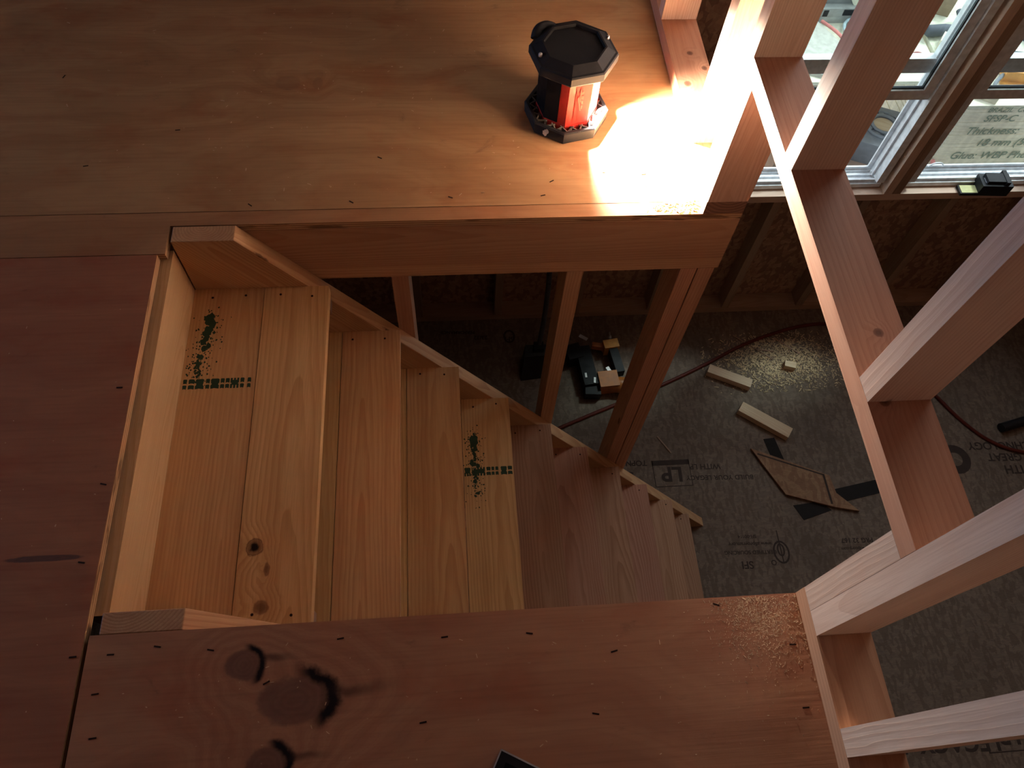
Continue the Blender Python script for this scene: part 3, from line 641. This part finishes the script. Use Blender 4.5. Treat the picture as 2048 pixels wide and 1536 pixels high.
offcut(((28.9,62.3),(36.8,58.4),1.9), 1.5, 'pale wood offcut lying at the edge of the sawdust on the lower floor')
offcut(((33.6,53.6),(42.0,47.4),2.3), 1.4, 'pale wood offcut on the bare lower floor between sawdust and scrap board')
offcut(((44.8,62.9),(46.9,62.2),1.3), 1.3, 'small pale wood block in the middle of the sawdust on the lower floor')
sc = prism('osb_scrap', [(33.9,45.0),(47.6,38.8),(48.0,35.3),(51.4,31.6),(47.0,32.6),(38.4,35.5)], ZF+.12, ZF+.6, P['osb_scrap'], bev=.03); tag(sc, 'parallelogram-shaped scrap board with dark pencil edge lines on the lower floor', 'scrap board')
bm = bmesh.new(); 
for (x0,y0,x1,y1,w) in ((34.9,43.8,46.6,38.9,.28),(46.5,39.1,46.6,33.2,.4)):
    a, b = Vector((x0,y0)), Vector((x1,y1)); d = b-a; c = (a+b)/2
    bm_box(bm, -d.length/2, d.length/2, -w/2, w/2, -.005, .01, Matrix.Translation(Vector((c.x,c.y,ZF+.605))*I) @ Matrix.Rotation(math.atan2(d.y,d.x),4,'Z'))
meshobj('marker_line', bm, P['print'], sc)
for pts, lab in ((((37.0,47.0),(39.2,47.2),(40.3,41.0),(38.0,41.0)), 'short flat black strip sticking out behind the scrap board'), (((39.5,33.5),(40.8,30.6),(46.5,32.2),(44.8,34.0)), 'flat black piece under the near edge of the scrap board'), (((47.4,36.1),(62.0,38.6),(61.6,36.0),(49.0,33.6)), 'long flat black strip right of the scrap board')):
    tag(prism('black_strip', list(pts), ZF+.01, ZF+.07, P['matte_black']), lab, 'felt strip')  # thin flat black pieces lying on the lower floor
def sawgen():
    while True:
        x, y = random.gauss(45, 6.5), random.gauss(64, 3.4)
        if 28 < x < 64 and 57 < y < 71: return x, y
random.seed(5)
dp = chips('sawdust_pile', 3800, sawgen, 'wide patch of pale sawdust and shavings on the lower floor below the window', P['sawdust'], .03, .16, ZF+.05)
for a, b in (((36,70.5),(43,64.5)),((44.5,69.5),(49,65.5)),((16.5,48.5),(18.6,45.0)),((40,67),(43.5,66.4))):
    d = Vector(b)-Vector(a); c = (Vector(a)+Vector(b))/2; bm = bmesh.new(); bm_box(bm, -d.length/2, d.length/2, -.12,.12,-.06,.06)
    o = meshobj('wood_splinter', bm, P['oldstud']); o.location = Vector((c.x,c.y,ZF+.14))*I; o.rotation_euler = (0,0,math.atan2(d.y,d.x))
    tag(o, {36:'long dark splinter lying at the back of the sawdust patch',44.5:'thin splinter at the right of the sawdust patch',16.5:'thin dark splinter on the bare lower floor above the printed box',40:'short splinter in the sawdust beside the long one'}[a[0]], 'splinter')
hose = tube('air_hose', [(-14,46,ZF+.3),(-.9,51.7,ZF+.25),(14.5,57.5,ZF+.25),(27.6,63.1,ZF+.25),(39.3,69.2,ZF+.25),(55.3,73.5,ZF+.25),(66,70,ZF+.25),(70,62,ZF+.25),(74.1,54.8,ZF+.25),(77.2,49.1,ZF+.25),(81.5,44,ZF+.25),(87.4,41.3,ZF+.25),(104,38,ZF+.25)], .36, P['hose'])
tag(hose, 'dark red air hose curving across the lower floor', 'hose')
# upright lobby dustpan
d = empty('upright_dustpan', (-5.4,64.4,ZF)); tag(d, 'black upright dustpan with a long handle by the far wall', 'dustpan')
bm = bmesh.new()
fr = [(-3.2,-2.6,0),(3.6,-1.9,0),(3.3,2.6,0),(-2.6,2.6,0)]; tpz = [(-2.5,.2,4.3),(2.9,.6,4.3),(2.8,2.7,4.8),(-2.2,2.7,4.8)]
a = [bm.verts.new(Vector(p)*I) for p in fr]; b = [bm.verts.new(Vector(p)*I) for p in tpz]
for k in range(4): bm.faces.new((a[k],a[(k+1)%4],b[(k+1)%4],b[k]))
bm.faces.new(a[::-1]); bm.faces.new(b); bevel(bm, .3, 3); meshobj('pan', bm, P['blackp'], d)
tube('handle', [(.3,2.2,4.3),(1.4,4.5,14),(1.2,8.5,30),(.6,11.0,39)], .5, plain('dark_grey_tube', (.06,.06,.07), .35), d)
simple_box('hinge', (-.6,1.3), (1.2,2.9), (4.4,5.6), P['blackp'], d, bev=.2, seg=2)
# nail gun
def nailgun():
    g = empty('nail_gun', (6.2,62.5,ZF)); tag(g, 'yellow and black framing nail gun lying on the lower floor behind the stairs', 'nail gun')
    def bx(name, x, y, z, m, rz=0, bev=.25, org=(0,0)):
        bm = bmesh.new(); bm_box(bm, x[0],x[1],y[0],y[1],z[0],z[1]); bevel(bm, bev, 2)
        o = meshobj(name, bm, P[m], g); o.location = Vector((org[0],org[1],0))*I; o.rotation_euler = (0,0,math.radians(rz)); return o
    lathe('motor_housing', [(1.1,0),(1.55,.4),(1.6,3.6),(1.35,4.4),(.8,4.6)], 20, P['amber'], g, 0, True, (1.6,-3.0,1.9), Matrix.Rotation(math.radians(90),4,'Y')@Matrix.Rotation(math.radians(10),4,'X'))
    lathe('end_cap', [(1.4,0),(1.75,.15),(1.7,1.0),(1.1,1.35),(.4,1.4)], 20, P['blackp'], g, 0, True, (5.6,-3.0,1.9), Matrix.Rotation(math.radians(90),4,'Y'))
    bx('housing_shell', (-.2,3.6), (-4.6,-1.2), (.4,3.5), 'amber', 4, 1.1)
    bx('handle_grip', (-.85,.85), (0,5.6), (.8,2.9), 'blackp', 8, .5, (4.6,-1.0))
    bx('handle_foot', (-1.5,1.5), (0,1.9), (.5,3.3), 'yellow', 8, .4, (3.6,4.3))
    bx('guard_arm', (-2.8,0), (-.5,.5), (1.2,2.4), 'amber', -12, .2, (2.6,5.2))
    bx('magazine', (-3.2,-.4), (-3.5,5.2), (.1,3.1), 'blackp', 6, .35)
    bx('magazine_tail', (-4.6,-1.6), (3.0,6.3), (.2,3.3), 'blackp', 14, .5)
    bx('nose_piece', (-2.4,.6), (-5.6,-3.2), (.3,2.4), 'blackp', -4, .3)
    bx('trigger', (-.35,.35), (-.2,1.0), (1.2,2.2), 'metal', 25, .1, (2.6,-.4))
    bx('steel_clip', (-3.6,-1.8), (-.2,.5), (3.15,3.25), 'metal', -35, .03, (.2,5.2)); bx('steel_clip', (-2.6,-2.2), (-2.2,-1.2), (3.1,3.2), 'metal', 0, .03); bx('steel_clip', (-.6,-.2), (-3.6,-2.4), (3.1,3.3), 'metal', -8, .03)
    lathe('air_fitting', [(.22,0),(.22,.7),(.36,.7),(.36,1.3),(.2,1.4),(.2,2.1)], 12, P['metal'], g, 0, True, (3.6,6.2,2.2), Matrix.Rotation(math.radians(-80),4,'X'))
nailgun()
# folding stand at the right edge
def stand():
    s = empty('folding_stand', (88,52,ZF)); tag(s, 'black folding tool stand leg at the right edge, standing on the lower floor', 'stand')
    tube('leg', [(3.9,-2.0,.8),(5.6,4.5,11)], .85, P['blackp'], s)
    tube('leg', [(5.2,3.0,9),(5.0,17.5,15),(4.7,24,16)], .75, P['blackp'], s)
    tube('foot_bar', [(-3.6,-5.3,.95),(3.6,-3.6,.95),(11,-1.6,.95)], .95, P['blackp'], s)
    tube('foot_bar', [(2,20,.8),(12,22,.8)], .8, P['blackp'], s)
    tube('leg', [(4.9,22,14),(5,21,.9)], .7, P['blackp'], s)
    tube('steel_edge', [(5.9,4.5,12.2),(5.4,17.5,16.2)], .16, P['metal'], s)
    simple_box('panel', (2.0,5.2), (9,19), (13.4,14.2), plain('slate_panel', (.05,.06,.08), .4), s)
stand()
# items on the window sill
b = empty('battery_pack', (72.4,77.0,-47.2), -3); tag(b, 'black tool battery pack standing on the window sill', 'battery')
bm = bmesh.new(); bm_box(bm, -2.7,2.7,-1.4,1.5,0,2.3); bevel(bm, .55, 2); meshobj('case', bm, P['blackp'], b)
bm = bmesh.new(); bm_box(bm, -1.9,2.1,-.9,1.1,2.2,2.9); bevel(bm, .2, 2); meshobj('slide_rail', bm, P['black'], b)
bm = bmesh.new(); bm_box(bm, 1.2,1.9,-1.2,1.7,.6,3.0); bevel(bm, .2, 2); meshobj('latch', bm, P['black'], b)
simple_box('light_label', (-2.0,-1.0), (-.6,.5), (2.3,2.32), plain('grey_label', (.4,.42,.5), .4), b, bev=0)
c = empty('yellow_card', (68.3,76.7,-47.2), -2); tag(c, 'small box with a pale yellow top lying on the sill left of the battery', 'box')
simple_box('tray', (-1.7,1.7), (-.95,1.0), (0.01,.55), P['blackp'], c, bev=.06); simple_box('label', (-1.45,1.6), (-.8,.9), (.55,.62), plain('pale_yellow_paper', (.62,.62,.30), .7), c, bev=.01)
# ---------------------------------------------------------------- outside, seen through the windows
cream = plain('new_plywood_top', (.72,.71,.57), .7); creamedge = plain('plywood_edge', (.84,.78,.62), .8)
bundle = empty('plywood_bundle', (62,88,-60)); tag(bundle, 'stack of new plywood sheets outside the right window, green printed text on its side', 'plywood stack')
bpy.context.view_layer.update()
t_ = .72; m0 = None
for k in range(34):
    z1 = -38.6-k*t_; sh = .12*math.sin(k*2.3)
    bm = bmesh.new(); bm_box(bm, -24+sh, 24+sh, -24+.08*math.cos(k*1.7), 24, -t_/2+.03, t_/2-.01); bevel(bm, .03, 1)
    o = meshobj('plywood_sheet', bm, cream if k == 0 else creamedge, bundle); o.location = Vector((90.5-62, 112-88, z1-t_/2+60))*I
for s_, sz, x, z in (('BRAZIL  COC', 1.4, 76, -39.4), ('SFSP-C   EA   E', 2.0, 78.5, -41.3), ('Thickness:', 2.35, 75.4, -44.1), ('18 mm (50 sheets)', 2.35, 83.0, -46.9), ('Glue: WBP Phenolic', 2.35, 80.6, -50.0)):
    text('printed_text', s_, sz, (x-62, -.12+.0, z+60), plain('faded_green_ink', (.24,.29,.22), .8), bundle, rx=90, shear=.1, bold=.02)
skid = simple_box('timber_skid', (67,114), (88.5,135.5), (ZF-6,-63.2), P['oldstud']); tag(skid, 'timber pallet skid under the plywood stack outside', 'pallet')
tbl = empty('outdoor_bench', (42,112,-40)); tag(tbl, 'pale plywood-topped bench outside the left window', 'bench')
simple_box('bench_top', (-32,24), (-17.2,24), (.3,1.0), cream, tbl)
for x in (-30,2):
    for y in (-14,20): simple_box('leg', (x,x+3), (y,y+3), (-48,.28), P['oldstud'], tbl)
saw = empty('bench_saw', (47,118,-39)); tag(saw, 'grey metal bench saw with a warning strip outside, at the top of the left window', 'saw')
simple_box('cabinet', (-14,12), (-6,10), (0,7), plain('grey_steel', (.24,.25,.25), .5, .3), saw, bev=.3)
simple_box('table_lip', (-15,13), (-7.5,-6), (0,1.2), plain('light_steel', (.42,.44,.44), .5, .3), saw, bev=.1)
simple_box('black_label', (4.2,12.4), (-7.6,-7.45), (1.6,2.7), P['blackp'], saw, bev=0); simple_box('black_label', (.5,1.4), (-7.6,-7.5), (1.4,2.6), P['blackp'], saw, bev=0)
simple_box('label_strip', (-12,12.6), (-7.5,-6), (1.2,2.9), plain('grey_label_strip', (.33,.34,.33), .5), saw, bev=.02)
lathe('round_cover', [(3.6,0),(3.6,.3)], 24, cream, saw, 0, False, (8.5,-6.2,5.6), Matrix.Rotation(math.radians(90),4,'X'))
fan = empty('fan_guard', (54.4,107.2,-39)); tag(fan, 'round pale blue fan guard with radial wires lying on the outdoor bench', 'fan guard')
bl = plain('pale_blue_plastic', (.36,.46,.50), .4)
tube('rim', [(3.4*math.cos(6.283*k/16),3.4*math.sin(6.283*k/16),1.0) for k in range(16)], .3, bl, fan, cyclic=True)
tube('rim', [(2.7*math.cos(6.283*k/16),2.7*math.sin(6.283*k/16),1.2) for k in range(16)], .12, P['gasket'], fan, cyclic=True)
lathe('disc', [(3.0,.1),(3.0,.6),(1.0,.9)], 24, bl, fan)
bm = bmesh.new()
for k in range(28): bm_box(bm, 1.5,2.75,-.06,.06,1.0,1.15, Matrix.Rotation(6.283*k/28,4,'Z'))
meshobj('wires', bm, P['gasket'], fan)
pinkred = plain('faded_red_strap', (.62,.20,.18), .6)
tag(tube('red_strap', [(47.6,110,-38.2),(48.9,107.5,-37.9),(50.2,105.2,-38.1),(51.4,102.6,-38.55)], .3, pinkred), 'faded red strap lying on the bench beside the fan guard', 'strap')
tag(tube('red_strap', [(67.6,87.2,-50.5),(69.2,87.4,-53.0),(70.8,87.3,-55.8),(71.4,87.4,-57.5)], .4, pinkred), 'red strap end hanging at the lower left of the plywood stack', 'strap')
tag(prism('plank', [(38,98),(46.5,95.0),(50.2,102.8),(47,110),(42,110)], -38.98, -38.3, plain('grey_plank', (.48,.47,.42), .8)), 'weathered grey board lying on the bench left of the fan guard', 'board')
# cardboard box with a label
cb = empty('cardboard_box', (72.0,116.6,-38.6), -24); tag(cb, 'brown cardboard box with a white barcode label on the outdoor stack', 'box')
simple_box('carton', (-2.6,2.4), (-4.5,6), (0,5), plain('cardboard', (.36,.27,.18), .9), cb); simple_box('label', (-2.2,1.0), (-3.0,.4), (5,5.02), plain('white_label', (.65,.74,.8), .6), cb, bev=0)
bm = bmesh.new()
for k in range(9): bm_box(bm, -1.6+.25*k, -1.6+.25*k+random.choice((.08,.14)), -2.4,-.9,5.02,5.03)
meshobj('barcode', bm, P['gasket'], cb)
def lump(name, loc, size, lab, cat, mat, rz=0, seed=0, jag=.25):
    random.seed(seed); bm = bmesh.new(); bmesh.ops.create_icosphere(bm, subdivisions=4, radius=1)
    for v in bm.verts:
        n = noise.noise(v.co*1.6+Vector((seed,0,0))); n2 = noise.noise(v.co*4.1+Vector((0,seed,0)))
        v.co = Vector((v.co.x*size[0], v.co.y*size[1], v.co.z*size[2]))*(1+jag*1.4*n+jag*.6*n2)*I
        if v.co.z < -size[2]*.6*I: v.co.z = -size[2]*.6*I
    o = meshobj(name, bm, mat, None, True); o.location = (Vector(loc)+Vector((0,0,size[2]*.6)))*I; o.rotation_euler = (0,0,math.radians(rz)); tag(o, lab, cat); return o
dark = plain('dark_blue_grey_cloth', (.075,.085,.105), .7, bump=.001); mid = plain('mid_grey_cloth', (.16,.18,.20), .7, bump=.001)
lump('tool_bag', (64.3,110.2,-38.6), (1.7,3.9,2.2), 'dark blue-grey tool bag outside, left of the cardboard box', 'bag', dark, -20, 3, .3)
def grinder():
    g = empty('angle_grinder', (69.3,106.3,-38.6), 4); tag(g, 'dark grey angle grinder lying on the stack beside the pale wood block', 'grinder')
    lathe('body', [(.7,-3.6),(1.0,-3.2),(1.05,0),(.8,1.6),(1.2,2.4),(1.1,3.6),(.5,4.2)], 16, dark, g, 0, True, (0,0,1.2), Matrix.Rotation(math.radians(90),4,'Y'))
    lathe('gear_head', [(1.5,0),(1.6,.8),(1.2,1.6),(.5,1.9)], 14, mid, g, 0, True, (3.8,0,.2)); lathe('guard', [(2.4,0),(2.4,.3),(1.5,.5)], 20, mid, g, 0, False, (4.4,-1.0,.1))
    tube('side_handle', [(3.6,0,1.4),(3.9,2.6,1.8),(4.1,4.0,2.0)], .5, dark, g)
grinder()
lump('work_glove', (79.0,112.0,-38.6), (2.1,3.0,1.0), 'crumpled dark work glove behind the grinder at the window edge', 'glove', dark, 10, 8, .35)
pale = plain('pale_wood_block', (.66,.62,.48), .75)
o = simple_box('wood_block', (-2.2,2.2), (-1.5,1.5), (0,2.0), pale); o.location = Vector((69.4,102.4,-38.6))*I; o.rotation_euler = (0,0,math.radians(-35)); tag(o, 'pale wood block on the stack in front of the grinder', 'wood block')
o = simple_box('wood_block', (-2.8,2.8), (-1.3,1.3), (0,1.5), pale); o.location = Vector((70.9,90.9,-38.6))*I; o.rotation_euler = (0,0,math.radians(-32)); tag(o, 'pale wood offcut on the stack left of the yellow tool', 'wood block')
tag(tube('extension_cord', [(60.6,100.6,-38.3),(62.6,101.4,-38.0),(63.8,100.0,-38.0),(64.6,98.6,-38.3)], .22, plain('maroon_cord', (.30,.07,.06), .6)), 'short red cord on the stack left of the pale block', 'cord')
def ysaw():
    g = empty('circular_saw', (80.6,94.6,-38.6), -12); tag(g, 'yellow and black circular saw on the plywood stack outside the right window', 'saw')
    bm = bmesh.new(); bm_box(bm, -4.5,4.5,-1.6,1.6,.3,2.2); bevel(bm, .7, 3); meshobj('motor_housing', bm, P['yellow'], g)
    bm = bmesh.new(); bm_box(bm, -5.0,3.0,.4,2.8,.8,3.2); bevel(bm, .8, 3); meshobj('blade_guard', bm, dark, g)
    tube('handle', [(-4.6,-1.0,1.0),(-5.8,-2.6,1.0),(-6.6,-4.0,.8),(-6.0,-5.4,.7)], .34, mid, g); simple_box('base_shoe', (-4.8,5.5), (-2.4,-1.4), (.02,.3), P['yellow'], g)
    lathe('knob', [(.9,0),(.9,.8),(.5,1.0)], 14, plain('pale_label', (.5,.58,.62), .5), g, 0, True, (-2.6,.4,2.4))
ysaw()
lump('blue_cloth', (86.6,105,-38.6), (2.2,5.5,2.4), 'navy blue cloth bundle on the stack at the right edge of the right window', 'cloth', plain('navy_cloth', (.03,.05,.11), .7), 0, 12, .3)
# things on the ground between bench and stack
def case():
    g = empty('tool_case', (60.0,96.6,-55), -24); tag(g, 'grey ribbed tool case with a round opening outside, behind the left window', 'tool case')
    gm = plain('grey_case_plastic', (.17,.19,.22), .45); bm = bmesh.new(); bm_box(bm, -4.2,4.0,-5.8,5.2,0,4.6); bevel(bm, .5, 3); meshobj('lid', bm, gm, g)
    for r, z in ((3.6,4.75),(2.4,4.95)): tube('ring_rib', [(1.0+r*math.cos(6.283*k/14),.2+r*math.sin(6.283*k/14),z) for k in range(14)], .32, gm, g, cyclic=True)
    lathe('round_inset', [(2.0,4.5),(2.0,4.7)], 24, P['offcut'], g, 0, False, (1.0,.2,0))
    bm = bmesh.new()
    for k in range(10): bm_box(bm, 2.7,3.4,-.5,.5,4.55,4.9, Matrix.Translation(Vector((1,.2,0))*I)@Matrix.Rotation(6.283*k/10,4,'Z'))
    meshobj('vent_rib', bm, mid, g)
case()
base = simple_box('crate', (48,66.2), (88.2,104), (ZF-6,-55.02), P['oldstud']); tag(base, 'rough timber crate under the grey tool case outside', 'crate')
glit = NT('crumpled_plastic_film', .12, .8); glit.b.inputs['Base Color'].default_value = (.20,.23,.28,1); glit.bump(glit.noise(glit.n('ShaderNodeTexCoord').outputs['Object'], 90, 3), .004, 1.0)
o = lump('plastic_bag', (51.7,93.6,-55), (2.0,4.8,3.4), 'shiny crumpled grey plastic bag beside the grey tool case', 'bag', glit.m, -22, 21, .3)
tag(tube('timber_stick', [(44.5,83.6,-57.4),(57.4,87.4,-53.9)], .7, pale), 'pale timber stick with red strap pieces outside, leaning below the tool case', 'stick')
tag(tube('timber_stick', [(45.6,90.5,-60),(46.8,96.6,-50)], .6, creamedge), 'thin upright timber stick behind the shiny bag', 'stick')
tag(tube('red_strap', [(46.6,85.4,-55.6),(50.2,86.4,-54.6),(54.4,87.7,-53.6),(57.6,88.6,-52.8)], .3, pinkred), 'faded red strap wrapped along the timber stick below the tool case', 'strap')
tag(simple_box('concrete_step', (34,66), (82.2,88), (-66,-60), osb('rough_concrete', (.40,.40,.34), (.50,.50,.43), (.28,.28,.24), 50)), 'mottled grey concrete step just outside the left window', 'step')
tag(simple_box('white_board', (36,46.5), (82.4,90), (-60,-58.6), plain('white_paint_board', (.62,.68,.74), .5)), 'white painted board outside at the lower left of the left window', 'board')
# a step must stand on something
tag(simple_box('concrete_block', (34,66), (82.2,88), (ZF-6,-66.02), plain('grey_concrete', (.35,.35,.33), .9)), 'grey concrete block supporting the step outside the left window', 'block')
